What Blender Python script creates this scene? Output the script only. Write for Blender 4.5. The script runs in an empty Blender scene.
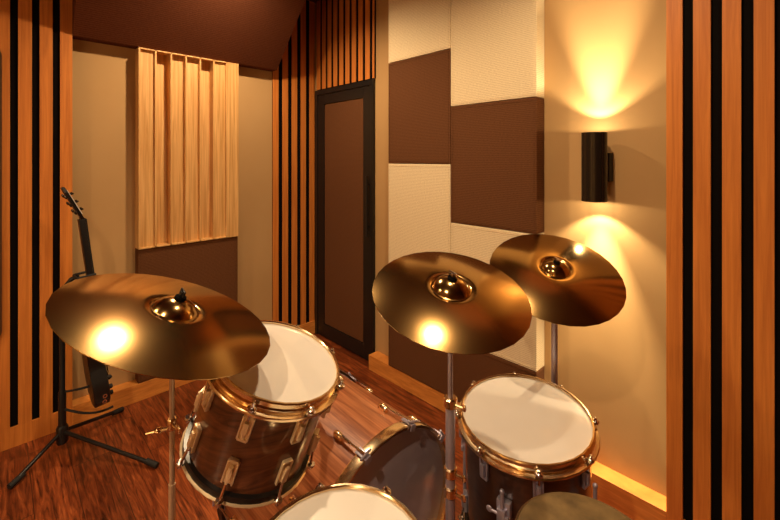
import bpy, bmesh, math, random
from mathutils import Vector, Matrix
random.seed(7)
PI = math.pi
R = math.radians
C = bpy.context.scene.collection
S = bpy.context.scene

# ------------------------------------------------------------------ camera
cam = bpy.data.cameras.new('camera'); cam_o = bpy.data.objects.new('camera', cam); C.objects.link(cam_o)
cam_o.location = (0, 0, 1.5)
cam_o.rotation_euler = (PI/2, 0, math.atan2(410, 401))
cam.sensor_width = 36; cam.lens = 401/780*36
cam.shift_y = -101/780
cam.clip_start = 0.02
S.camera = cam_o

# ------------------------------------------------------------------ world and colour
S.view_settings.view_transform = 'Standard'; S.view_settings.look = 'None'
S.view_settings.gamma = 1; S.view_settings.use_curve_mapping = False
S.view_settings.exposure = 0.48
W = bpy.data.worlds.new('world'); S.world = W; W.use_nodes = True
W.node_tree.nodes['Background'].inputs[0].default_value = (1, .7, .45, 1)
W.node_tree.nodes['Background'].inputs[1].default_value = 0.05

WARM = (1.0, .60, .26)
def light(name, kind, loc, power, color=WARM, aim=None, size=.05, **kw):
    l = bpy.data.lights.new(name, kind); l.energy = power; l.color = color
    o = bpy.data.objects.new(name, l); C.objects.link(o); o.location = loc
    if kind == 'AREA': l.shape = 'DISK'; l.size = size
    else: l.shadow_soft_size = size
    if aim is not None:
        o.rotation_euler = (Vector(aim)-Vector(loc)).to_track_quat('-Z', 'Y').to_euler()
    for k, v in kw.items(): setattr(l, k, v)
    return o
# recessed ceiling spots (fixtures built further down)
DOWN = [(-2.15, 1.0, 2.835), (-.63, .97, 2.835), (-.22, -.80, 2.835), (-1.7, -1.1, 2.835)]
for p, e in zip(DOWN, (38, 26, 36, 18)):
    light('ceiling_spot_light', 'SPOT', (p[0], p[1], p[2]-.012), e*2.0, color=(1, .72, .43), aim=(p[0], p[1], 0), size=.035, spot_size=R(150), spot_blend=.7)
# wall lamp beams, up and down: a tight core, a wide beam from the rim and a faint spill
LAMP = Vector((-.636, 1.885, 0)); LZ0, LZ1 = 1.312, 1.618
GLOW = (1.0, .77, .45); YE0 = -2.3
LAMPS = [(LAMP.x, LAMP.y, 1, .8), (-1.05, YE0+.09, .8, 12), (.55, YE0+.09, .8, 12)]
for lx_, ly_, kk, spill in LAMPS:
    for s, zc, zr in ((1, 1.505, LZ1+.003), (-1, 1.425, LZ0-.003)):
        light('wall_lamp_core_light', 'SPOT', (lx_, ly_, zc), 125*kk, color=GLOW, aim=(lx_, ly_+.004, zc+s), size=.006, spot_size=R(43), spot_blend=.8)
        light('wall_lamp_beam_light', 'SPOT', (lx_, ly_, zr), 7.5*kk, color=GLOW, aim=(lx_, ly_, zr+s), size=.004, spot_size=R(112), spot_blend=.35)
        light('wall_lamp_spill_light', 'SPOT', (lx_, ly_, zr), spill, color=GLOW, aim=(lx_, ly_, zr+s), size=.01, spot_size=R(178), spot_blend=.1)

# ------------------------------------------------------------------ materials
def mat(name, color=(.5,.5,.5), rough=.5, metal=0, coat=0, coat_rough=.05, spec=None):
    m = bpy.data.materials.new(name); m.use_nodes = True
    b = m.node_tree.nodes['Principled BSDF']
    b.inputs['Base Color'].default_value = (*color, 1); b.inputs['Roughness'].default_value = rough
    b.inputs['Metallic'].default_value = metal
    b.inputs['Coat Weight'].default_value = coat; b.inputs['Coat Roughness'].default_value = coat_rough
    if spec is not None: b.inputs['Specular IOR Level'].default_value = spec
    return m
def nd(m, t, **kw):
    n = m.node_tree.nodes.new(t)
    for k, v in kw.items(): setattr(n, k, v)
    return n
def lk(m, a, b): m.node_tree.links.new(a, b)
def ramp(m, fac, stops):
    r = nd(m, 'ShaderNodeValToRGB'); lk(m, fac, r.inputs[0])
    e = r.color_ramp.elements
    while len(e) < len(stops): e.new(.5)
    for i, (p, c) in enumerate(stops): e[i].position = p; e[i].color = (*c, 1)
    return r.outputs[0]
def coords(m, scale, rot=(0,0,0), src='Object'):
    t = nd(m, 'ShaderNodeTexCoord'); mp = nd(m, 'ShaderNodeMapping')
    mp.inputs['Scale'].default_value = scale; mp.inputs['Rotation'].default_value = rot
    lk(m, t.outputs[src], mp.inputs[0]); return mp.outputs[0]
def bump(m, fac, strength, dist):
    b = nd(m, 'ShaderNodeBump'); b.inputs['Strength'].default_value = strength; b.inputs['Distance'].default_value = dist
    lk(m, fac, b.inputs['Height']); lk(m, b.outputs[0], m.node_tree.nodes['Principled BSDF'].inputs['Normal'])
def wood(name, c0, c1, scale, rough=.45, coat=0, detail=5, lo=.35, hi=.7, dist=.6, coat_rough=.08):
    m = mat(name, c0, rough, coat=coat, coat_rough=coat_rough)
    v = coords(m, scale)
    n = nd(m, 'ShaderNodeTexNoise'); n.inputs['Scale'].default_value = 1; n.inputs['Detail'].default_value = detail
    n.inputs['Roughness'].default_value = .6; n.inputs['Distortion'].default_value = dist
    lk(m, v, n.inputs['Vector'])
    c = ramp(m, n.outputs['Fac'], [(lo, c0), (hi, c1)])
    lk(m, c, m.node_tree.nodes['Principled BSDF'].inputs['Base Color'])
    return m
def fabric(name, c0, c1, scale=260, rough=.95, horiz=1.0):
    m = mat(name, c0, rough, spec=.15)
    v = coords(m, (1, 1, 1))
    n = nd(m, 'ShaderNodeTexNoise'); n.inputs['Scale'].default_value = scale; n.inputs['Detail'].default_value = 2
    mp = nd(m, 'ShaderNodeMapping'); mp.inputs['Scale'].default_value = (.35, .35, 1.4*horiz); lk(m, v, mp.inputs[0]); lk(m, mp.outputs[0], n.inputs['Vector'])
    w = nd(m, 'ShaderNodeTexWave', wave_type='BANDS', bands_direction='Z'); w.inputs['Scale'].default_value = 34
    w.inputs['Distortion'].default_value = 1.5; w.inputs['Detail'].default_value = 2; lk(m, v, w.inputs['Vector'])
    a = nd(m, 'ShaderNodeMath', operation='ADD'); mu = nd(m, 'ShaderNodeMath', operation='MULTIPLY'); mu.inputs[1].default_value = .35
    lk(m, w.outputs['Fac'], mu.inputs[0]); lk(m, n.outputs['Fac'], a.inputs[0]); lk(m, mu.outputs[0], a.inputs[1])
    c = ramp(m, a.outputs[0], [(.4, c0), (.85, c1)])
    lk(m, c, m.node_tree.nodes['Principled BSDF'].inputs['Base Color'])
    bump(m, a.outputs[0], .35, .002)
    return m

M = {}
M['slat'] = wood('slat_wood', (.54,.165,.026), (.72,.255,.045), (60, 60, 2.2), rough=.5, detail=4)
M['felt'] = mat('black_felt', (.006,.005,.005), 1, spec=.05)
M['ledge'] = wood('ledge_wood', (.60,.21,.040), (.80,.33,.070), (8, 8, 60), rough=.45, detail=4)
M['pine'] = wood('pine_wood', (.56,.29,.085), (.86,.54,.22), (70, 70, 2), rough=.5, detail=4)
M['cream'] = fabric('cream_fabric', (.66,.53,.33), (.92,.79,.54))
M['brown'] = fabric('brown_fabric', (.098,.039,.015), (.155,.064,.026))
M['ceil'] = fabric('ceiling_fabric', (.115,.036,.015), (.165,.056,.025))
M['black'] = mat('black_metal', (.010,.009,.009), .35)
M['rubber'] = mat('black_rubber', (.010,.010,.010), .7)
M['lamp'] = mat('lamp_black', (.03,.022,.016), .22, metal=.5)
M['chrome'] = mat('chrome', (.78,.74,.72), .12, metal=1)
M['steel'] = mat('stand_steel', (.50,.47,.60), .36, metal=.55)
M['lug'] = mat('warm_lug_metal', (1.0,.82,.54), .36, metal=.6)
M['pole_gold'] = mat('pale_gold_pole', (.70,.55,.38), .35, metal=.6)
M['gold'] = mat('warm_polished_metal', (.95,.74,.46), .2, metal=1)
M['bronze_frame'] = mat('bronze_frame', (.20,.12,.07), .35, metal=.8)
M['dark_glass'] = mat('dark_glass', (.02,.018,.018), .06)
M['white_plastic'] = mat('white_plastic', (.7,.68,.62), .4)
M['glow'] = mat('lamp_lens', (1,.8,.5), .4)
b = M['glow'].node_tree.nodes['Principled BSDF']; b.inputs['Emission Color'].default_value = (1,.68,.34,1); b.inputs['Emission Strength'].default_value = 8
# painted wall
m = M['wall'] = mat('beige_wall_paint', (.46,.36,.25), .75, spec=.25)
n = nd(m, 'ShaderNodeTexNoise'); n.inputs['Scale'].default_value = 2.0; n.inputs['Detail'].default_value = 6; lk(m, coords(m, (1,1,1)), n.inputs['Vector'])
lk(m, ramp(m, n.outputs['Fac'], [(.3,(.48,.295,.125)),(.7,(.52,.33,.148))]), m.node_tree.nodes['Principled BSDF'].inputs['Base Color'])
# drum head
m = M['head'] = mat('drum_head_skin', (.78,.72,.62), .4, coat=1, coat_rough=.035)
m.node_tree.nodes['Principled BSDF'].inputs['Coat IOR'].default_value = 1.9
n = nd(m, 'ShaderNodeTexNoise'); n.inputs['Scale'].default_value = 6; n.inputs['Detail'].default_value = 3; lk(m, coords(m, (1,1,1)), n.inputs['Vector'])
lk(m, ramp(m, n.outputs['Fac'], [(.3,(.80,.77,.72)),(.7,(.85,.82,.78))]), m.node_tree.nodes['Principled BSDF'].inputs['Base Color'])
M['bass_head'] = mat('smoky_drum_head', (.48,.46,.58), .32, coat=1, coat_rough=.12)
# cymbal bronze with lathe rings
m = M['cymbal'] = mat('cymbal_bronze', (.46,.285,.105), .155, metal=1)
# drum shell, grain runs around the shell (local z of each mesh is not the axis: use noise stretched)
M['shell'] = wood('walnut_shell', (.065,.021,.009), (.24,.085,.034), (5, 5, 38), rough=.3, coat=1, detail=5, dist=1.4)
M['bass_shell'] = wood('lit_walnut_shell', (.25,.066,.024), (.64,.25,.105), (2.2, 80, 80), rough=.38, coat=.35, detail=5, dist=.8)  # same walnut, lamp light on the bass drum painted in as brighter colours
M['shaded_shell'] = wood('shaded_walnut_shell', (.022,.008,.004), (.065,.022,.011), (5, 5, 38), rough=.3, coat=1, detail=5, dist=1.4)  # same walnut, shade on the floor tom's near side painted into the colour
M['hoop_in'] = mat('dark_hoop', (.012,.010,.010), .3)
# stool leather
m = M['leather'] = mat('olive_leather', (.16,.12,.055), .6)
n = nd(m, 'ShaderNodeTexNoise'); n.inputs['Scale'].default_value = 22; n.inputs['Detail'].default_value = 8; lk(m, coords(m, (1,1,1)), n.inputs['Vector'])
lk(m, ramp(m, n.outputs['Fac'], [(.3,(.075,.048,.018)),(.7,(.20,.132,.052))]), m.node_tree.nodes['Principled BSDF'].inputs['Base Color'])
bump(m, n.outputs['Fac'], .3, .003)
# floor boards: rows .15 wide across Y, running along X, staggered
m = M['floor'] = mat('red_brown_boards', (.2,.06,.02), .36, coat=.25, coat_rough=.2)
NT = m.node_tree
def mth(op, a, b=None):
    n = nd(m, 'ShaderNodeMath', operation=op)
    for i, v in enumerate((a, b)):
        if v is None: continue
        if isinstance(v, (int, float)): n.inputs[i].default_value = v
        else: lk(m, v, n.inputs[i])
    return n.outputs[0]
tc = nd(m, 'ShaderNodeTexCoord'); sx = nd(m, 'ShaderNodeSeparateXYZ'); lk(m, tc.outputs['Object'], sx.inputs[0])
X, Y = sx.outputs[0], sx.outputs[1]
row_f = mth('DIVIDE', mth('ADD', Y, 9.0-.26), .15); row = mth('FLOOR', row_f)
wn = nd(m, 'ShaderNodeTexWhiteNoise', noise_dimensions='1D'); lk(m, row, wn.inputs['W'])
xs = mth('DIVIDE', mth('ADD', mth('ADD', X, 20.0), mth('MULTIPLY', wn.outputs['Value'], 1.1)), 1.1); col = mth('FLOOR', xs)
cv = nd(m, 'ShaderNodeCombineXYZ'); lk(m, row, cv.inputs[0]); lk(m, col, cv.inputs[1])
wb = nd(m, 'ShaderNodeTexWhiteNoise', noise_dimensions='2D'); lk(m, cv.outputs[0], wb.inputs['Vector'])
tone = wb.outputs['Value']
gx = nd(m, 'ShaderNodeCombineXYZ'); lk(m, mth('ADD', mth('MULTIPLY', X, 5.5), mth('MULTIPLY', tone, 37.0)), gx.inputs[0]); lk(m, mth('MULTIPLY', Y, 62.0), gx.inputs[1]); lk(m, mth('MULTIPLY', tone, 11.0), gx.inputs[2])
gn = nd(m, 'ShaderNodeTexNoise'); gn.inputs['Scale'].default_value = 1; gn.inputs['Detail'].default_value = 7; gn.inputs['Roughness'].default_value = .62; gn.inputs['Distortion'].default_value = 1.1
lk(m, gx.outputs[0], gn.inputs['Vector'])
base = ramp(m, gn.outputs['Fac'], [(.32,(.050,.010,.003)),(.45,(.18,.038,.010)),(.56,(.30,.070,.018)),(.70,(.50,.135,.038))])
fx = mth('FRACT', row_f); fe = mth('MINIMUM', fx, mth('SUBTRACT', 1.0, fx))
fy = mth('FRACT', xs); fy2 = mth('MULTIPLY', mth('MINIMUM', fy, mth('SUBTRACT', 1.0, fy)), 7.3)
gap = mth('LESS_THAN', mth('MINIMUM', fe, fy2), .012)
mul = nd(m, 'ShaderNodeMix', data_type='RGBA', blend_type='MULTIPLY'); mul.inputs[0].default_value = 1
lk(m, base, mul.inputs[6]); lk(m, ramp(m, tone, [(0,(.50,.44,.42)),(1,(1.1,1.08,1.05))]), mul.inputs[7])
gm = nd(m, 'ShaderNodeMix', data_type='RGBA'); lk(m, mth('MULTIPLY', gap, .75), gm.inputs[0]); lk(m, mul.outputs[2], gm.inputs[6]); gm.inputs[7].default_value = (.02,.006,.003,1)
bs = NT.nodes['Principled BSDF']; lk(m, gm.outputs[2], bs.inputs['Base Color'])
lk(m, mth('ADD', mth('MULTIPLY', gn.outputs['Fac'], .25), .22), bs.inputs['Roughness'])
bump(m, mth('SUBTRACT', gn.outputs['Fac'], mth('MULTIPLY', gap, 1.5)), .2, .002)

# ------------------------------------------------------------------ mesh helpers
I4 = Matrix.Identity(4)
class MB:
    def __init__(self, mx=None): self.bm = bmesh.new(); self.mx = mx or I4
    def _add(self, verts, faces, mx=None):
        t = self.mx @ (mx or I4)
        vs = [self.bm.verts.new(t @ Vector(v)) for v in verts]
        for f in faces:
            try: self.bm.faces.new([vs[i] for i in f])
            except ValueError: pass
    def box(self, x0, x1, y0, y1, z0, z1, bev=0, mx=None):
        tmp = bmesh.new(); bmesh.ops.create_cube(tmp, size=1)
        for v in tmp.verts: v.co = Vector(((x0+x1)/2+v.co.x*(x1-x0), (y0+y1)/2+v.co.y*(y1-y0), (z0+z1)/2+v.co.z*(z1-z0)))
        if bev: bmesh.ops.bevel(tmp, geom=tmp.edges[:], offset=bev, segments=2, affect='EDGES', profile=.6)
        tmp.verts.index_update()
        self._add([v.co for v in tmp.verts], [[v.index for v in f.verts] for f in tmp.faces], mx); tmp.free(); return self
    def lathe(self, prof, seg=32, mx=None, caps=True, rot=0.0):
        vs, fs = [], []; n = len(prof)
        for r, z in prof:
            for k in range(seg):
                a = 2*PI*k/seg+rot; vs.append((r*math.cos(a), r*math.sin(a), z))
        for i in range(n-1):
            for k in range(seg):
                k2 = (k+1) % seg; fs.append((i*seg+k, i*seg+k2, (i+1)*seg+k2, (i+1)*seg+k))
        if caps:
            fs.append(tuple(range(seg-1, -1, -1))); fs.append(tuple(range((n-1)*seg, n*seg)))
        self._add(vs, fs, mx); return self
    def ring(self, prof, seg=32, mx=None, rot=0.0):      # closed profile swept round the axis
        vs, fs = [], []; n = len(prof)
        for r, z in prof:
            for k in range(seg):
                a = 2*PI*k/seg+rot; vs.append((r*math.cos(a), r*math.sin(a), z))
        for i in range(n):
            j = (i+1) % n
            for k in range(seg):
                k2 = (k+1) % seg; fs.append((i*seg+k, i*seg+k2, j*seg+k2, j*seg+k))
        self._add(vs, fs, mx); return self
    def tube(self, pts, r, seg=12, mx=None):
        pts = [Vector(p) for p in pts]; n = len(pts)
        rs = r if isinstance(r, (list, tuple)) else [r]*n
        vs, fs = [], []; up = None
        for i, p in enumerate(pts):
            d = (pts[min(i+1, n-1)]-pts[max(i-1, 0)]).normalized()
            if up is None:
                up = Vector((0,0,1)) if abs(d.z) < .9 else Vector((1,0,0))
            a = up - d*up.dot(d); a.normalize(); up = a; b = d.cross(a)
            for k in range(seg):
                t = 2*PI*k/seg; vs.append(p + (a*math.cos(t)+b*math.sin(t))*rs[i])
        for i in range(n-1):
            for k in range(seg):
                k2 = (k+1) % seg; fs.append((i*seg+k, i*seg+k2, (i+1)*seg+k2, (i+1)*seg+k))
        fs.append(tuple(range(seg-1, -1, -1))); fs.append(tuple(range((n-1)*seg, n*seg)))
        self._add(vs, fs, mx); return self
    def ball(self, p, r, mx=None, seg=12):
        tmp = bmesh.new(); bmesh.ops.create_uvsphere(tmp, u_segments=seg, v_segments=8, radius=1)
        rr = Vector(r) if isinstance(r, (tuple, list)) else Vector((r, r, r))
        for v in tmp.verts: v.co = Vector(p)+Vector((v.co.x*rr.x, v.co.y*rr.y, v.co.z*rr.z))
        tmp.verts.index_update()
        self._add([v.co for v in tmp.verts], [[v.index for v in f.verts] for f in tmp.faces], mx); tmp.free(); return self
    def prism(self, poly, z0, z1, bev=0, mx=None):
        tmp = bmesh.new(); n = len(poly)
        a = [tmp.verts.new((x, y, z0)) for x, y in poly]; b = [tmp.verts.new((x, y, z1)) for x, y in poly]
        tmp.faces.new(a[::-1]); tmp.faces.new(b)
        for i in range(n): tmp.faces.new((a[i], a[(i+1) % n], b[(i+1) % n], b[i]))
        if bev:
            es = [e for e in tmp.edges if abs(e.verts[0].co.z-e.verts[1].co.z) < 1e-6]
            bmesh.ops.bevel(tmp, geom=es, offset=bev, segments=3, affect='EDGES', profile=.5)
        tmp.verts.index_update()
        self._add([v.co for v in tmp.verts], [[v.index for v in f.verts] for f in tmp.faces], mx); tmp.free(); return self
    def build(self, name, m, parent=None, smooth=False, label=None):
        bm = self.bm
        bmesh.ops.recalc_face_normals(bm, faces=bm.faces[:])
        if parent is not None:
            off = world_loc(parent)
            for v in bm.verts: v.co -= off
            loc = Vector((0,0,0))
        else:
            xs_ = [v.co for v in bm.verts]
            lo = Vector([min(c[i] for c in xs_) for i in range(3)]); hi = Vector([max(c[i] for c in xs_) for i in range(3)])
            loc = Vector(((lo.x+hi.x)/2, (lo.y+hi.y)/2, lo.z)) if m not in KEEP else Vector((0,0,0))
            for v in bm.verts: v.co -= loc
        me = bpy.data.meshes.new(name); bm.to_mesh(me); bm.free()
        me.materials.append(m)
        if smooth:
            for p in me.polygons: p.use_smooth = True
            me.set_sharp_from_angle(angle=R(38))
        o = bpy.data.objects.new(name, me); C.objects.link(o); o.location = loc
        if parent is not None: o.parent = parent
        if label: o['label'] = label
        return o
KEEP = [M['floor']]
def world_loc(o):
    v = Vector((0,0,0))
    while o is not None: v += o.location; o = o.parent
    return v
def thing(name, label, cat, loc, group=None):
    o = bpy.data.objects.new(name, None); C.objects.link(o); o.location = loc
    o['label'] = label; o['category'] = cat
    if group: o['group'] = group
    o.empty_display_size = .05
    return o
def tag(o, label, cat, group=None):
    o['label'] = label; o['category'] = cat
    if group: o['group'] = group
    return o
def struct(o, label=None):
    o['kind'] = 'structure'
    if label: o['label'] = label
    return o
def frame_at(p, n):
    q = Vector((0,0,1)).rotation_difference(Vector(n).normalized())
    return Matrix.Translation(Vector(p)) @ q.to_matrix().to_4x4()
def RZ(a): return Matrix.Rotation(a, 4, 'Z')
def T(x, y, z): return Matrix.Translation((x, y, z))

# ------------------------------------------------------------------ the room
XL, XF, YR, YF, ZC = -2.94, -2.86, 1.975, 1.89, 2.85     # left wall, left ledge front, right wall, right ledge front, ceiling
XE, YE = 1.6, -2.3
struct(MB().box(XL-.15, XE+.1, YE-.1, YR+.1, -.1, 0).build('floor', M['floor']), 'red brown glossy wooden board floor')
struct(MB().box(XL-.15, XE+.1, YE-.1, YR+.1, ZC, ZC+.1).build('ceiling', M['ceil']), 'flat dark brown ceiling')
# sloped ceiling over the left wall, between the two slatted stretches
sl = MB(); k = 1.03; z0 = 2.195
xt = XF + (ZC-z0)/k
pts = [(XL-.05, z0), (XF, z0), (xt, ZC+.02), (XL-.05, ZC+.02)]
v = [(x, .30, z) for x, z in pts]+[(x, 1.56, z) for x, z in pts]
sl._add(v, [(0,1,2,3),(7,6,5,4),(0,4,5,1),(1,5,6,2),(2,6,7,3),(3,7,4,0)])
struct(sl.build('ceiling_sloped', M['ceil']), 'sloped dark brown ceiling section above the left wall')
w = struct(MB().box(XL-.1, XL, YE-.1, YR+.1, 0, ZC).build('wall_left', M['wall']), 'beige painted left wall')
struct(MB().box(XL-.1, XE+.1, YR, YR+.1, 0, ZC).build('wall_right', M['wall']), 'beige painted wall behind the drum kit')
struct(MB().box(XE, XE+.1, YE-.1, YR+.1, 0, ZC).build('wall_rear', M['brown']))
struct(MB().box(XL-.1, XE+.1, YE-.1, YE, 0, ZC).build('wall_front', M['wall']))
# ledges / bases
struct(MB().box(XL, XF, .30, 1.56, 0, .108, bev=.002).build('baseboard_left', M['ledge']), 'orange wooden ledge along the left wall')
struct(MB().box(-2.15, -.37, YF, YR, 0, .105, bev=.002).build('baseboard_right', M['ledge']), 'orange wooden ledge along the right wall')
struct(MB().box(XL, XL+.018, 1.56, YR-.012, 0, .108, bev=.002).build('baseboard_corner', M['ledge']), 'wooden base under the corner slats')

def slat_panel(label, axis, a0, a1, first, step, wid, face, back, z0_, z1_, slat_t, base=True, count=99, grp='slatted wood wall panels'):
    """axis 'X': slats spread along X on the wall at Y; axis 'Y': spread along Y on the wall at X."""
    loc = ((a0+a1)/2, face, 0) if axis == 'X' else (face, (a0+a1)/2, 0)
    t = thing('slatted_wall_panel', label, 'wall panel', loc, grp)
    def bx(mb, p0, p1, f0, f1, z0, z1, bev=0):
        if axis == 'X': mb.box(p0, p1, min(f0,f1), max(f0,f1), z0, z1, bev)
        else: mb.box(min(f0,f1), max(f0,f1), p0, p1, z0, z1, bev)
    sg = 1 if back > face else -1
    mb = MB(); bx(mb, a0, a1, face+sg*slat_t, back, z0_, z1_); mb.build('felt_backing', M['felt'], t)
    p = first; n = 0
    while n < count:
        lo, hi = max(p, a0), min(p+wid, a1)
        if hi-lo > .004:
            mb = MB(); bx(mb, lo, hi, face, face+sg*slat_t, z0_, z1_, .0012); mb.build('slat', M['slat'], t)
        p += step; n += 1
        if p > a1 or p+wid < a0: break
    if base:
        mb = MB(); bx(mb, a0, a1, face, back, 0, z0_, .001); mb.build('base_rail', M['slat'], t)
    return t
slat_panel('slatted orange wood wall panel with black gaps, at the left edge behind the guitar', 'Y', -1.2, .30, .30-.054-.085*17, .085, .054, XF, XL, .105, ZC, .011)
slat_panel('slatted orange wood wall panel with black gaps, right of the wall lamp', 'X', -.37, 1.25, -.37, .0855, .053, YF, YR, .105, ZC, .011)
slat_panel('tall narrow slatted wood panel left of the black door, beside the left wall', 'Y', 1.562, YR-.022, 1.562, .085, .051, XL+.012, XL, .108, ZC, .005, base=False)
slat_panel('short slatted wood panel above the black door', 'X', -2.905, -2.165, -2.90, .0795, .051, YR-.020, YR, 2.09, ZC, .006, base=False)

# door
dr = struct(thing('door_1', 'black framed door with brown fabric panel in the corner', 'door', (-2.55, YR, 0)))
del dr['category']
DX0, DX1 = -2.925, -2.172; DZ = 2.085
fr = MB(); y0, y1 = YR-.022, YR
fr.box(DX0, DX0+.038, y0, y1, 0, DZ, .002); fr.box(DX1-.03, DX1, y0, y1, 0, DZ, .002); fr.box(DX0+.038, DX1-.03, y0, y1, DZ-.04, DZ, .002)
fr.build('door_frame', M['black'], dr)
lf = MB(); lx0, lx1 = DX0+.042, DX1-.034; ya, yb = YR-.016, YR
lf.box(lx0, lx0+.085, ya, yb, .006, DZ-.044, .002); lf.box(lx1-.085, lx1, ya, yb, .006, DZ-.044, .002)
lf.box(lx0+.085, lx1-.085, ya, yb, .006, .115, .002); lf.box(lx0+.085, lx1-.085, ya, yb, DZ-.125, DZ-.044, .002)
lf.build('door_leaf', M['black'], dr)
MB().box(lx0+.088, lx1-.088, YR-.010, YR, .118, DZ-.128, .003).build('fabric_panel', M['brown'], dr, label='brown woven fabric panel')
hx = lx1-.020
h = MB().tube([(hx, YR-.035, .93), (hx, YR-.035, 1.38)], .009, 10); h.tube([(hx, YR-.035, 1.0), (hx, YR-.012, 1.0)], .007, 8); h.tube([(hx, YR-.035, 1.31), (hx, YR-.012, 1.31)], .007, 8)
h.build('door_handle', M['black'], dr, smooth=True)

# ------------------------------------------------------------------ acoustic panels on the right wall
def panel(label, x0, x1, z0, z1, m, grp):
    t = thing('acoustic_panel', label, 'acoustic panel', ((x0+x1)/2, YF-.003, z0), grp)
    g = .0015
    MB().box(x0+g, x1-g, YF-.003, YR, z0+g, z1-g, .004).build('fabric_core', m, t)
    f = MB(); w_ = .006; d = .0035; q = .014
    f.box(x0+q, x0+q+w_*.4, YF-.003-d*.5, YF, z0+q, z1-q); f.box(x1-q-w_*.4, x1-q, YF-.003-d*.5, YF, z0+q, z1-q)
    f.box(x0+q, x1-q, YF-.003-d*.5, YF, z0+q, z0+q+w_*.4); f.box(x0+q, x1-q, YF-.003-d*.5, YF, z1-q-w_*.4, z1-q)
    f.build('seam', m, t)
A0, A1, A2 = -1.947, -1.425, -.9007
G = 'acoustic panels on the right wall'
panel('dark brown fabric acoustic panel standing on the ledge, lowest of the left column', A0, A1, .105, .793, M['brown'], G)
panel('cream fabric acoustic panel in the left column, directly behind the middle cymbal', A0, A1, .793, 1.4696, M['cream'], G)
panel('dark brown fabric acoustic panel next to the door handle, in the left column', A0, A1, 1.4696, 2.1456, M['brown'], G)
panel('cream fabric acoustic panel at the photo top, in the left column beside the door', A0, A1, 2.1456, ZC, M['cream'], G)
panel('low dark brown acoustic panel standing on the ledge, behind the floor tom', A1, A2, .105, .454, M['brown'], G)
panel('cream fabric acoustic panel in the right column, showing between the two right cymbals', A1, A2, .454, 1.130, M['cream'], G)
panel('large dark brown fabric acoustic panel left of the wall lamp', A1, A2, 1.130, 1.8055, M['brown'], G)
panel('cream fabric acoustic panel lit by the wall lamp, at the top of the right column', A1, A2, 1.8055, 2.481, M['cream'], G)
panel('dark brown acoustic panel under the ceiling, topmost of the right column', A1, A2, 2.481, ZC, M['brown'], G)
# left wall: brown panel and pine diffuser
LY0, LY1 = .62, 1.2485
t = thing('acoustic_panel', 'dark brown fabric acoustic panel under the wooden diffuser on the left wall', 'acoustic panel', (XF, (LY0+LY1)/2, .108))
MB().box(XL+.002, XF, LY0, LY1, .109, .939, .004).build('fabric_core', M['brown'], t)
q = .014; f = MB()
for a, b_ in ((LY0+q, LY0+q+.003), (LY1-q-.003, LY1-q)): f.box(XF-.002, XF+.002, a, b_, .109+q, .939-q)
for a, b_ in ((.109+q, .109+q+.003), (.939-q-.003, .939-q)): f.box(XF-.002, XF+.002, LY0+q, LY1-q, a, b_)
f.build('seam', M['brown'], t)
t = thing('sound_diffuser', 'pale pine wood diffuser with vertical wells of different depth on the left wall', 'sound diffuser', (XF, (LY0+LY1)/2, .941))
DZ0, DZ1 = .941, 2.19; DF = XF+.012; th = .010
MB().box(XL, XL+.012, LY0, LY1, DZ0, DZ1).build('back_board', M['pine'], t)
ye = [LY0+(LY1-LY0)*i/7 for i in range(8)]
for i in range(8):
    y = ye[i] if i < 7 else LY1-th
    MB().box(XL+.012, DF, y, y+th, DZ0, DZ1, .0008).build('fin', M['pine'], t)
MB().box(XL+.012, DF, LY0+th, LY1-th, DZ1-.008, DZ1, .0008).build('top_rail', M['pine'], t)
MB().box(XL+.012, DF, LY0+th, LY1-th, DZ0, DZ0+.008, .0008).build('bottom_rail', M['pine'], t)
for i, d in enumerate((1, 4, 2, 2, 4, 1, 0)):
    MB().box(XL+.012, DF-.001-d*.0175, ye[i]+th, ye[i+1] if i < 6 else LY1-th, DZ0+.008, DZ1-.008).build('well_block', M['pine'], t)

# ------------------------------------------------------------------ wall lamp
rr = .052
for (lx_, ly_, _k, _s), wy, lb in zip(LAMPS, (YR, YE, YE), ('black cylindrical up and down wall lamp glowing on the beige wall',
        'black cylindrical wall lamp on the wall behind the camera, nearer the guitar', 'black cylindrical wall lamp on the wall behind the camera, farther from the guitar')):
    t = thing('wall_lamp', lb, 'wall lamp', (lx_, wy, (LZ0+LZ1)/2), 'up and down wall lamps'); d = 1 if wy > 0 else -1
    mb = MB(T(lx_, ly_, 0)); mb.ring([(rr-.004, LZ0), (rr, LZ0+.002), (rr, LZ1-.002), (rr-.004, LZ1), (rr-.006, LZ1-.004), (rr-.006, LZ0+.004)], 32)
    mb.build('lamp_body', M['lamp'], t, smooth=True)
    ys = sorted((ly_+d*(rr-.016), wy))
    MB().box(lx_-.034, lx_+.050, ys[0], ys[1], 1.400, 1.527, .002).build('wall_mount', M['rubber'], t)
    MB(T(lx_, ly_, 0)).lathe([(rr-.007, 1.44), (rr-.007, 1.50)], 24).build('lamp_core', M['black'], t)
# ceiling spots
for p, lb in zip(DOWN, ('round recessed ceiling spot beside the sloped ceiling', 'round recessed ceiling spot above the floor tom', 'round recessed ceiling spot behind the camera on the right', 'round recessed ceiling spot behind the camera on the left')):
    t = thing('ceiling_spot', lb, 'ceiling light', (p[0], p[1], ZC), 'recessed ceiling spots')
    MB(T(p[0], p[1], ZC)).ring([(.045, 0), (.062, 0), (.060, -.008), (.045, -.008)], 28).build('trim_ring', M['lamp'], t, smooth=True)
    MB(T(p[0], p[1], ZC)).lathe([(.044, -.001), (.044, -.004)], 24).build('lens', M['glow'], t)

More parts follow.
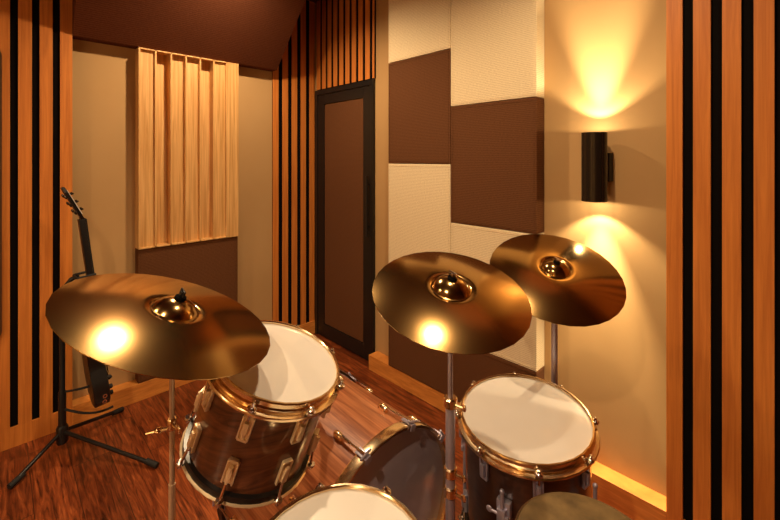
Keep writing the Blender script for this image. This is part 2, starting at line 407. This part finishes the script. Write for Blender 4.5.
# framed panel at the left photo edge
t = thing('wall_mirror', 'tall mirror with thin bronze frame and rounded corners at the left edge', 'mirror', (XF, -.35, .57))
def rrect(a0, a1, b0, b1, r, n=6):
    out = []
    for cx, cy, s in ((a1-r, b1-r, 0), (a0+r, b1-r, PI/2), (a0+r, b0+r, PI), (a1-r, b0+r, 3*PI/2)):
        for i in range(n+1): a = s+PI/2*i/n; out.append((cx+r*math.cos(a), cy+r*math.sin(a)))
    return out
YM = .015
o_ = rrect(-.75, YM, .575, 2.075, .05); i_ = rrect(-.75+.018, YM-.018, .593, 2.057, .035)
mb = MB(); n = len(o_)
vs = [(XF+.001, y, z) for y, z in o_]+[(XF+.022, y, z) for y, z in o_]+[(XF+.022, y, z) for y, z in i_]+[(XF+.001, y, z) for y, z in i_]
fs = []
for i in range(n):
    j = (i+1) % n
    for a, b_ in ((0,1),(1,2),(2,3),(3,0)): fs.append((a*n+i, a*n+j, b_*n+j, b_*n+i))
mb._add(vs, fs); mb.build('frame', M['bronze_frame'], t)
mb = MB(); m_ = Matrix(((0,0,1,XF),(1,0,0,0),(0,1,0,0),(0,0,0,1)))
mb.prism(i_, .002, .012, mx=m_); mb.build('glass', M['dark_glass'], t)

# ------------------------------------------------------------------ cymbals and stands
def cymbal(label, Cc, n, Rr, bow=.021):
    n = Vector((n[0], n[1], 1)).normalized(); mx = frame_at(Cc, n)
    rb = .052
    top = [(r, z+bow) for r, z in ((.006, .0235), (.016, .0225), (.027, .0188), (.037, .0125), (.045, .0050), (.0495, -.0020), (rb, -.0028), (rb+.004, 0))]
    for i in range(1, 13):
        u = i/12; r = rb+.004+(Rr-rb-.004)*u; top.append((r, bow*(1-u**1.7)))
    bot = [(r, z-.0013) for r, z in top][::-1]
    o = MB(mx).ring(top+bot, 32, rot=.05)
    me = o.build('cymbal', M['cymbal'], None, smooth=True)
    tag(me, label, 'cymbal', 'cymbals on stands')
    return mx, n
def cymbal_stand(label, Cc, n, sections, clamps, Rl, legrot, floor_xy, nutm, lever=None, col='steel', up=0):
    x, y = floor_xy
    t = thing('cymbal_stand', label, 'cymbal stand', (x, y, 0), 'cymbal stands')
    zprev = None
    # sections: (z0, z1, r)
    for z0, z1, r in sections:
        MB(T(x, y, 0)).lathe([(r, z0), (r, z1)], 16).build('pole', M[col], t, smooth=True)
    for z, r in clamps:
        mb = MB(T(x, y, 0)); mb.lathe([(r*.85, z-.013), (r, z-.010), (r, z+.010), (r*.85, z+.013)], 16)
        mb.tube([(r*.8, 0, z), (r+.018, .004, z)], .0035, 8); mb.ball((r+.022, .004, z), (.007, .003, .010))
        mb.build('clamp', M['gold'], t, smooth=True)
    if lever:
        z, dx, dy = lever
        mb = MB(T(x, y, 0)); mb.tube([(0, 0, z), (dx*.45, dy*.45, z-.004)], .004, 8)
        mb.ball((dx*.5, dy*.5, z-.005), (.010, .010, .007)); mb.tube([(dx*.5, dy*.5, z-.005), (dx, dy, z-.012)], [.005, .0028], 8)
        mb.build('wing_screw', M['gold'], t, smooth=True)
    # tilter and sleeve into the bell, tilted with the cymbal
    n = Vector((n[0], n[1], 1)).normalized(); mx = frame_at(Cc, n); P = mx @ Vector((0, 0, -.02))
    zt = sections[-1][1]
    mb = MB(); mb.tube([(x, y, zt-.002), tuple(mx @ Vector((0,0,-.012)))], .006, 10)
    mb.tube([tuple(mx @ Vector((0,0,-.014))), tuple(mx @ Vector((0,0,.058+up)))], .0035, 8)
    mb.build('tilter', M[col], t, smooth=True)
    MB(mx @ T(0, 0, up)).lathe([(.012, .0435), (.013, .046), (.012, .050)], 14).build('felt_washer', M['felt'], t, smooth=True)
    mb = MB(mx @ T(0, 0, up)); mb.lathe([(.006, .050), (.007, .052), (.006, .061)], 10); mb.box(-.013, .013, -.002, .002, .052, .065, .001)
    mb.build('wing_nut', M[nutm], t, smooth=True)
    for i in range(3):
        a = legrot+2*PI*i/3; c, s_ = math.cos(a), math.sin(a)
        mb = MB(T(x, y, 0)); mb.tube([(c*.016, s_*.016, .34), (c*.05, s_*.05, .30), (c*Rl, s_*Rl, .016)], .008, 8)
        leg = mb.build('leg', M['steel'], t, smooth=True)
        MB(T(x, y, 0)).tube([(c*(Rl-.012), s_*(Rl-.012), .024), (c*(Rl+.012), s_*(Rl+.012), .008)], .0085, 8).build('rubber_foot', M['rubber'], leg, smooth=True)
    MB(T(x, y, 0)).lathe([(.022, .325), (.022, .36)], 14).build('leg_collar', M['steel'], t, smooth=True)
    return t
BIG = ((-.987, .28, 1.144), (.23, .341), .229)
MID = ((-.634, .839, 1.151), (.288, -.18), .203)
RT = ((-.649, 1.505, 1.066), (.346, -.39), .240)
cymbal('large golden cymbal at the left, in front of the guitar', BIG[0], BIG[1], BIG[2])
cymbal('tilted golden cymbal in the middle, in front of the cream and brown wall panels', MID[0], MID[1], MID[2])
cymbal('golden cymbal highest on the right, below the wall lamp', RT[0], RT[1], RT[2], bow=.031)
cymbal_stand('slim warm metal stand under the large left cymbal', BIG[0], BIG[1], [(.12, .77, .0072), (.77, 1.105, .0056)], [(.905, .010)], .24, R(-100), (BIG[0][0], BIG[0][1]), 'black', lever=(.895, -.04, -.042), col='pole_gold')
cymbal_stand('stand under the middle cymbal, left of the floor tom', MID[0], MID[1], [(.12, .87, .0125), (.87, 1.115, .0065)], [(.87, .018), (.69, .017), (.64, .017)], .19, R(-30), (MID[0][0], MID[0][1]), 'chrome')
cymbal_stand('stand under the right cymbal, behind the floor tom', RT[0], RT[1], [(.12, .60, .015), (.60, 1.03, .0115)], [(1.015, .016), (.60, .021)], .16, R(90), (RT[0][0], RT[0][1]), 'chrome', up=.010)

# ------------------------------------------------------------------ drums
def hoop(mb, r, z, up=1, h=.030):
    """flanged metal hoop: upright wall with a rolled rim, a bead, and a flange that carries the tension rods"""
    s = up
    mb.ring([(r-.006, z+s*.011), (r-.004, z+s*.014), (r+.000, z+s*.014), (r+.002, z+s*.011), (r-.001, z+s*.008), (r-.001, z-s*.001), (r+.003, z-s*.004), (r+.003, z-s*.008),
             (r-.0005, z-s*.011), (r+.002, z-s*(h-.014)), (r+.013, z-s*(h-.012)), (r+.0145, z-s*(h-.009)), (r+.0145, z-s*(h-.005)), (r+.0115, z-s*(h-.007)), (r-.003, z-s*(h-.008)), (r-.004, z+s*.004)], 32)
def lug(mb, r, a, z, up=1, L=.062, w=.024):
    m_ = RZ(a)
    mb.box(r, r+.005, -w/2, w/2, z-L/2, z+L/2, .002, mx=m_)
    for q in (-1, 1): mb.box(r+.003, r+.011, q*w*.5-.0022, q*w*.5+.0022, z-L*.46, z+L*.46, .0015, mx=m_)
    mb.box(r+.003, r+.011, -w/2, w/2, z-up*L*.46-.003, z-up*L*.46+.003, .0015, mx=m_)
    mb.box(r+.004, r+.018, -w*.27, w*.27, z-L*.18, z+L*.30, .003, mx=m_) if up > 0 else mb.box(r+.004, r+.018, -w*.27, w*.27, z-L*.30, z+L*.18, .003, mx=m_)
    mb.tube([(r+.013, 0, z-L*.30), (r+.013, 0, z+L*.30)], .0055, 10, mx=m_)
def drum(name, label, cat, Ctop, n, r, depth, nl, phi0, shell_m, hoop_m, head_m, lug_m, L=.062, group=None, lugs2=True, rods=True, hoop_h=.026, base=None, skip=()):
    n = Vector(n).normalized(); mx = frame_at(Ctop, n)          # origin: top rim centre, axis +Z out of the head
    bl = mx @ Vector((0, 0, -depth))
    t = thing(name, label, cat, base or bl, group)
    rs = r-.010
    MB(mx).ring([(rs, -.012), (rs, -depth+.012), (rs-.007, -depth+.010), (rs-.007, -.010)], 48).build('shell', shell_m, t, smooth=True)
    hd = MB(mx); hd.lathe([(r-.003, -.014), (r-.003, -.006), (r-.008, -.0045), (r-.016, -.004), (.002, -.004)], 48); hd.build('batter_head', head_m, t, smooth=True)
    hb = MB(mx); hb.lathe([(r-.004, -depth+.010), (r-.004, -depth+.004), (.002, -depth+.004)], 48); hb.build('bottom_head', M['head'], t, smooth=True)
    mb = MB(mx @ T(0, 0, -.010)); hoop(mb, r-.001, 0, 1, hoop_h); mb.build('top_hoop', hoop_m, t, smooth=True)
    MB(mx).ring([(rs-.002, -depth+.002), (r, -depth+.002), (r, -depth+.020), (rs-.002, -depth+.022)], 48).build('bearing_band', M['hoop_in'], t, smooth=True)
    MB(mx @ T(0, 0, -depth)).ring([(r-.001, .003), (r+.003, -.001), (r+.005, .001), (r+.005, .003), (r-.001, .006)], 32).build('bottom_hoop', M['lug'], t, smooth=True)
    for i in range(nl):
        a = phi0+2*PI*i/nl
        zt = -.075-(L-.062)*.5; zb = -depth+.075
        spots = [(zt, 1)] + ([(zb, -1)] if lugs2 else [])
        for z, s in spots:
            mb = MB(mx); lug(mb, rs, a, z, s, L); lg = mb.build('lug', lug_m, t, smooth=True)
            # tension rod from lug to hoop ear
            m_ = RZ(a); mb = MB(mx)
            zend = -.012 if s > 0 else -depth+.012
            rr_ = r+.006
            mb.tube([(rs+.013, 0, z+s*L*.4), (rr_+.004, 0, zend)], .0035, 8, mx=m_)
            mb.lathe([(.010, -.006), (.0115, -.003), (.0115, .001), (.0085, .003), (.0055, .004), (.0050, .011), (.003, .012)] if s > 0 else [(.003, -.012), (.005, -.011), (.0055, -.004), (.0085, -.003), (.010, 0), (.009, .004)], 12, mx=m_ @ T(rr_+.005, 0, zend))
            mb.build('tension_rod', M['chrome'], t, smooth=True)
    return t, mx
# rack tom, tilted, left
tom, tmx = drum('rack_tom', 'tilted walnut tom drum with gold hoop and white head below the left cymbal', 'drum', (-.957, .529, .978), (.315, .20, 1), .165, .262, 8, R(-1), M['shell'], M['gold'], M['head'], M['lug'], L=.062)
# floor tom
ft, fmx = drum('floor_tom', 'walnut floor tom with shade-darkened shell and cream head on legs at the right', 'drum', (-.621, 1.214, .68), (.025, -.093, 1), .203, .40, 8, R(-8), M['shaded_shell'], M['gold'], M['head'], M['steel'], L=.062, base=(-.60, 1.25, 0))
for a, zt in ((-84, .565), (-163, .62), (-15, .60)):
    a = R(a); rl = .222; px, py = -.621+.012+rl*math.cos(a), 1.214+.02+rl*math.sin(a)
    lg = MB().tube([(px, py, .02), (px, py, zt)], .0055, 10); lg.ball((px, py, zt), .007); lg = lg.build('leg', M['steel'], ft, smooth=True)
    MB().lathe([(.013, 0), (.014, .012), (.010, .032), (.007, .034)], 12, mx=T(px, py, 0)).build('rubber_foot', M['rubber'], lg, smooth=True)
    mb = MB(T(px, py, .50) @ RZ(a)); mb.box(-.026, -.006, -.020, .020, -.032, .032, .003); mb.box(-.012, .010, -.012, .012, -.018, .018, .003); mb.tube([(.004, -.034, 0), (.004, .02, 0)], .004, 8); mb.ball((.004, -.036, 0), (.004, .010, .009))
    mb.build('leg_bracket', M['steel'], ft, smooth=True)
# snare
sn, smx = drum('snare_drum', 'snare drum with white head at the bottom centre of the photo', 'drum', (-.564, .417, .772), (.059, -.11, 1), .178, .14, 8, R(18), M['shell'], M['gold'], M['head'], M['chrome'], L=.04, lugs2=False)
# snare stand
sx_, sy_ = -.555, .40
t = thing('snare_stand', 'steel tripod stand holding the snare drum', 'drum stand', (sx_, sy_, 0))
MB(T(sx_, sy_, 0)).lathe([(.012, .14), (.012, .52)], 14).build('pole', M['steel'], t, smooth=True)
for i in range(3):
    a = R(100)+2*PI*i/3; c, s_ = math.cos(a), math.sin(a)
    p0 = Vector((sx_, sy_, .50))
    q = smx @ Vector((c*.165, s_*.165, -.146))
    MB().tube([p0, q, q+Vector((c*.024, s_*.024, .0)), q+Vector((c*.026, s_*.026, .03))], .006, 8).build('basket_arm', M['steel'], t, smooth=True)
    lg = MB(T(sx_, sy_, 0)).tube([(c*.012, s_*.012, .30), (c*.20, s_*.20, .016)], .007, 8).build('leg', M['steel'], t, smooth=True)
    MB(T(sx_, sy_, 0)).tube([(c*.19, s_*.19, .022), (c*.21, s_*.21, .008)], .0085, 8).build('rubber_foot', M['rubber'], lg, smooth=True)

# bass drum
bn = Vector((1, .018, -.03)).normalized(); BC = Vector((-.889, .848, .350)); br = .31; bl_ = .47
bmx = frame_at(BC, bn)
bd = thing('bass_drum', 'wooden bass drum lying on its side with smoky grey head, behind the snare', 'drum', (-1.12, .84, 0))
MB(bmx).ring([(br-.008, -.018), (br-.008, -bl_+.018), (br-.018, -bl_+.018), (br-.018, -.018)], 64).build('shell', M['bass_shell'], bd, smooth=True)
MB(bmx).lathe([(br-.006, -.020), (br-.006, -.008), (br-.012, -.006), (.002, -.006)], 64).build('batter_head', M['bass_head'], bd, smooth=True)
MB(bmx).lathe([(.002, -bl_+.006), (br-.012, -bl_+.006), (br-.006, -bl_+.008), (br-.006, -bl_+.020)], 64).build('front_head', M['bass_head'], bd, smooth=True)
for nm, z, mm in (('batter_hoop', -.020, M['gold']), ('front_hoop', -bl_-.016, M['hoop_in'])):
    MB(bmx).ring([(br-.007, z), (br+.004, z), (br+.005, z+.004), (br+.005, z+.032), (br+.004, z+.036), (br-.004, z+.036), (br-.007, z+.030)], 40).build(nm, mm, bd, smooth=True)
MB(bmx).ring([(br+.005, -bl_-.017), (br+.0075, -bl_-.017), (br+.0075, -bl_-.009), (br+.005, -bl_-.009)], 40).build('hoop_inlay', M['chrome'], bd, smooth=True)
# which way is up in the drum frame
upl = (bmx.to_3x3().inverted() @ Vector((0, 0, 1)))
phu = math.atan2(upl.y, upl.x)
for i in range(10):
    a = phu+R(18)+2*PI*i/10
    for z, s in ((-.115, 1), (-bl_+.115, -1)):
        m_ = RZ(a)
        mb = MB(bmx); r0 = br-.008
        mb.ball((r0+.010, 0, z), (.012, .011, .022), mx=m_); mb.tube([(r0+.004, 0, z-.018), (r0+.004, 0, z+.018)], .009, 8, mx=m_)
        mb.build('lug', M['gold'], bd, smooth=True)
        mb = MB(bmx); ze = .022 if s > 0 else -bl_-.022
        mb.tube([(r0+.017, 0, z+s*.018), (r0+.017, 0, z+s*.06)], .005, 8, mx=m_); mb.tube([(r0+.017, 0, z+s*.05), (br+.015, 0, ze-s*.012)], .0032, 8, mx=m_)
        mb.build('tension_rod', M['chrome'] , bd, smooth=True)
        if s > 0: z0_, z1_ = -.024, .022
        else: z0_, z1_ = -bl_-.022, -bl_+.024
        mb = MB(bmx); mb.box(br+.005, br+.010, -.011, .011, z0_, z1_, .0015, mx=m_); zz = z1_ if s > 0 else z0_
        mb.box(br-.010, br+.010, -.011, .011, zz-.003, zz+.001, .001, mx=m_); mb.tube([(br+.015, -.02, zz-s*.008), (br+.015, .02, zz-s*.008)], .0038, 8, mx=m_)
        mb.build('claw', M['steel'], bd, smooth=True)
for sgn in (-1, 1):
    p = BC-bn*.36
    a = Vector((p.x, p.y+sgn*.235, p.z-.20)); b_ = Vector((p.x-.10, p.y+sgn*.36, .012))
    MB().tube([a, b_], .006, 8).build('spur', M['steel'], bd, smooth=True)
# tom holder: post on top of the bass drum with an arm into the rack tom
th_ = thing('tom_holder', 'steel tom holder between bass drum and tilted tom', 'tom holder', (-1.10, .80, .655))
P0 = Vector((-1.10, .74, .656)); P1 = Vector((-1.10, .74, .80)); P2 = tmx @ Vector((.0, .155, -.15))
P2 = tmx @ (RZ(R(112)) @ Vector((.157, 0, -.13)))
MB().tube([P0, P1], .0125, 12).build('post', M['steel'], th_, smooth=True)
MB().tube([P1-Vector((0,0,.01)), P1.lerp(P2, .5)+Vector((0,0,.01)), P2], .010, 10).build('arm', M['steel'], th_, smooth=True)
MB(T(P1.x, P1.y, P1.z)).ball((0,0,0), .022).build('ball_clamp', M['chrome'], th_, smooth=True)

# stool
t = thing('drum_stool', 'round drum stool with worn olive brown seat, cut off by the bottom edge', 'stool', (-.323, .926, 0))
smx2 = frame_at((-.323, .926, .656), (-.02, .02, 1))
sr = .155
MB(smx2).lathe([(sr-.012, -.07), (sr-.002, -.066), (sr, -.055), (sr, -.014), (sr-.003, -.007), (sr-.010, -.003), (sr-.02, -.001), (.05, .0015), (.002, .002)], 48).build('seat', M['leather'], t, smooth=True)
MB(smx2).ring([(sr-.001, -.018), (sr+.003, -.016), (sr+.003, -.011), (sr-.001, -.009)], 48).build('piping', M['bronze_frame'], t, smooth=True)
MB(T(-.323, .926, 0)).lathe([(.014, .14), (.014, .588)], 14).build('pole', M['steel'], t, smooth=True)
MB(T(-.323, .926, 0)).lathe([(.07, .578), (.07, .586)], 20).build('seat_plate', M['black'], t, smooth=True)
for i in range(3):
    a = R(20)+2*PI*i/3; c, s_ = math.cos(a), math.sin(a)
    lg = MB(T(-.323, .926, 0)).tube([(c*.014, s_*.014, .30), (c*.19, s_*.19, .014)], .009, 8).build('leg', M['steel'], t, smooth=True)
    MB(T(-.323, .926, 0)).tube([(c*.18, s_*.18, .022), (c*.20, s_*.20, .009)], .0095, 8).build('rubber_foot', M['rubber'], lg, smooth=True)

# ------------------------------------------------------------------ guitar and its stand
gs = thing('guitar_stand', 'black tripod guitar stand in front of the slatted wall at the left', 'guitar stand', (-2.66, .237, 0))
bx_, by_ = -2.655, .237
MB(T(bx_, by_, 0)).lathe([(.016, .055), (.017, .06), (.017, .30), (.0125, .31), (.0125, .80)], 14).build('pole', M['black'], gs, smooth=True)
MB(T(bx_, by_, 0)).lathe([(.022, .04), (.026, .05), (.026, .12), (.020, .13)], 14).build('hub', M['black'], gs, smooth=True)
for ex, ey in ((-2.512, .046), (-2.189, .546), (-2.81, .52)):
    lg = MB().tube([(bx_, by_, .10), (ex, ey, .016)], .0095, 10).build('leg', M['black'], gs, smooth=True)
    d = (Vector((ex, ey, 0))-Vector((bx_, by_, 0))).normalized()
    e = Vector((ex, ey, .016)); MB().tube([e-d*.05+Vector((0,0,.010)), e+d*.012-Vector((0,0,.002))], .0135, 10).build('rubber_foot', M['rubber'], lg, smooth=True)
# yoke at the neck
MB().tube([(bx_, by_, .79), (bx_, by_+.012, .84), (bx_+.01, by_+.035, .875), (bx_+.02, by_+.062, .893)], .011, 10).build('neck_arm', M['black'], gs, smooth=True)
NY = .336
mb = MB(); mb.tube([(-2.565, NY+.03, .90), (-2.565, NY-.045, .893), (-2.60, NY-.052, .892), (-2.655, NY-.052, .892), (-2.662, NY-.045, .893), (-2.662, NY+.03, .90)], .0065, 8)
mb.build('yoke', M['rubber'], gs, smooth=True)
# cradle arms that carry the body
for z, w_, bow in ((.30, .075, 0), (.215, .13, 1)):
    pts_ = []
    for i in range(9):
        u = i/8
        pts_.append((bx_+.04*math.sin(u*PI*.9)+ (.10 if bow else .06)*u, by_+.20*u, (z+(.035*u if not bow else -.03*math.sin(u*PI*.7)))))
    MB().tube(pts_, .006, 8).build('cradle_arm', M['rubber'], gs, smooth=True)

gt = thing('guitar', 'black electric guitar seen edge on, leaning in the stand by the left wall', 'guitar', (-2.60, .40, .22))
# guitar frame: local x = body width (world X), local y = length along the lean, local z = front (world +Y, down a little)
lean = math.atan(.12)
ax_x = Vector((1, 0, 0)); ax_y = Vector((0, -math.sin(lean), math.cos(lean))); ax_z = Vector((0, math.cos(lean), math.sin(lean)))
og = Vector((-2.60, .42, .225))
gm_ = Matrix(((ax_x.x, ax_y.x, ax_z.x, og.x), (ax_x.y, ax_y.y, ax_z.y, og.y), (ax_x.z, ax_y.z, ax_z.z, og.z), (0,0,0,1)))
half = [(0,0), (.05,.002), (.10,.018), (.14,.055), (.155,.11), (.145,.165), (.120,.205), (.112,.245), (.125,.29), (.135,.335), (.120,.372), (.095,.375), (.07,.345), (.045,.325)]
poly = half+[(-x, y) for x, y in half[::-1][:-1]]
gb = MB(gm_).prism(poly, -.068, .0, bev=.008).build('body', M['black_gloss'] if 'black_gloss' in M else M['black'], gt, smooth=True)
MB(gm_).box(-.028, .028, .30, .972, -.010, .018, .006).build('neck', M['black'], gt, smooth=True)
MB(gm_).box(-.026, .026, .33, .970, .018, .023, .001).build('fretboard', M['rubber'], gt)
hm = gm_ @ T(0, .968, .002) @ Matrix.Rotation(R(-19), 4, 'X')
MB(hm).prism([(-.024,0), (.024,0), (.040,.04), (.042,.16), (.030,.185), (-.030,.185), (-.042,.16), (-.040,.04)], 0, .015, bev=.002).build('headstock', M['black'], gt)
MB(hm).box(.0385, .0425, .03, .168, .0145, .0175).build('headstock_binding', M['white_plastic'], gt, label='white edge binding')
for sx1 in (-1, 1):
    for i in range(3):
        y = .05+.045*i
        mb = MB(hm); mb.tube([(sx1*.028, y, .014), (sx1*.028, y, .032)], .0045, 8); mb.tube([(sx1*.028, y, -.006), (sx1*.056, y, -.006)], .003, 8); mb.ball((sx1*.058, y, -.006), (.007, .010, .006)); mb.build('tuning_peg', M['lamp'], gt, smooth=True)
for x_, y_ in ((.09, .06), (.105, .10), (.095, .145)):
    MB(gm_ @ T(x_, y_, 0)).lathe([(.012, 0), (.012, .012), (.009, .018)], 14).build('control_knob', M['rubber'], gt, smooth=True)
MB(gm_).box(-.045, .045, .12, .145, 0, .014, .002).build('bridge', M['lamp'], gt)
for y_ in (.18, .27): MB(gm_).box(-.04, .04, y_, y_+.032, 0, .010, .003).build('pickup', M['rubber'], gt)
for y_, z_ in ((.055, -.028), (.085, -.024)):
    # jack rings on the side edge facing the room
    p = gm_ @ Vector((.1435 if y_ < .07 else .151, y_, z_)); jm = frame_at(p, (1, 0, .0))
    MB(jm).ring([(.005, -.004), (.010, -.004), (.010, .003), (.005, .003)], 16).build('jack_socket', M['chrome'], gt, smooth=True)
for i in range(6):
    x_ = -.019+.0076*i
    MB(gm_).tube([(x_*1.15, .135, .018), (x_, .968, .0245)], .0006, 5).build('string', M['lamp'], gt)
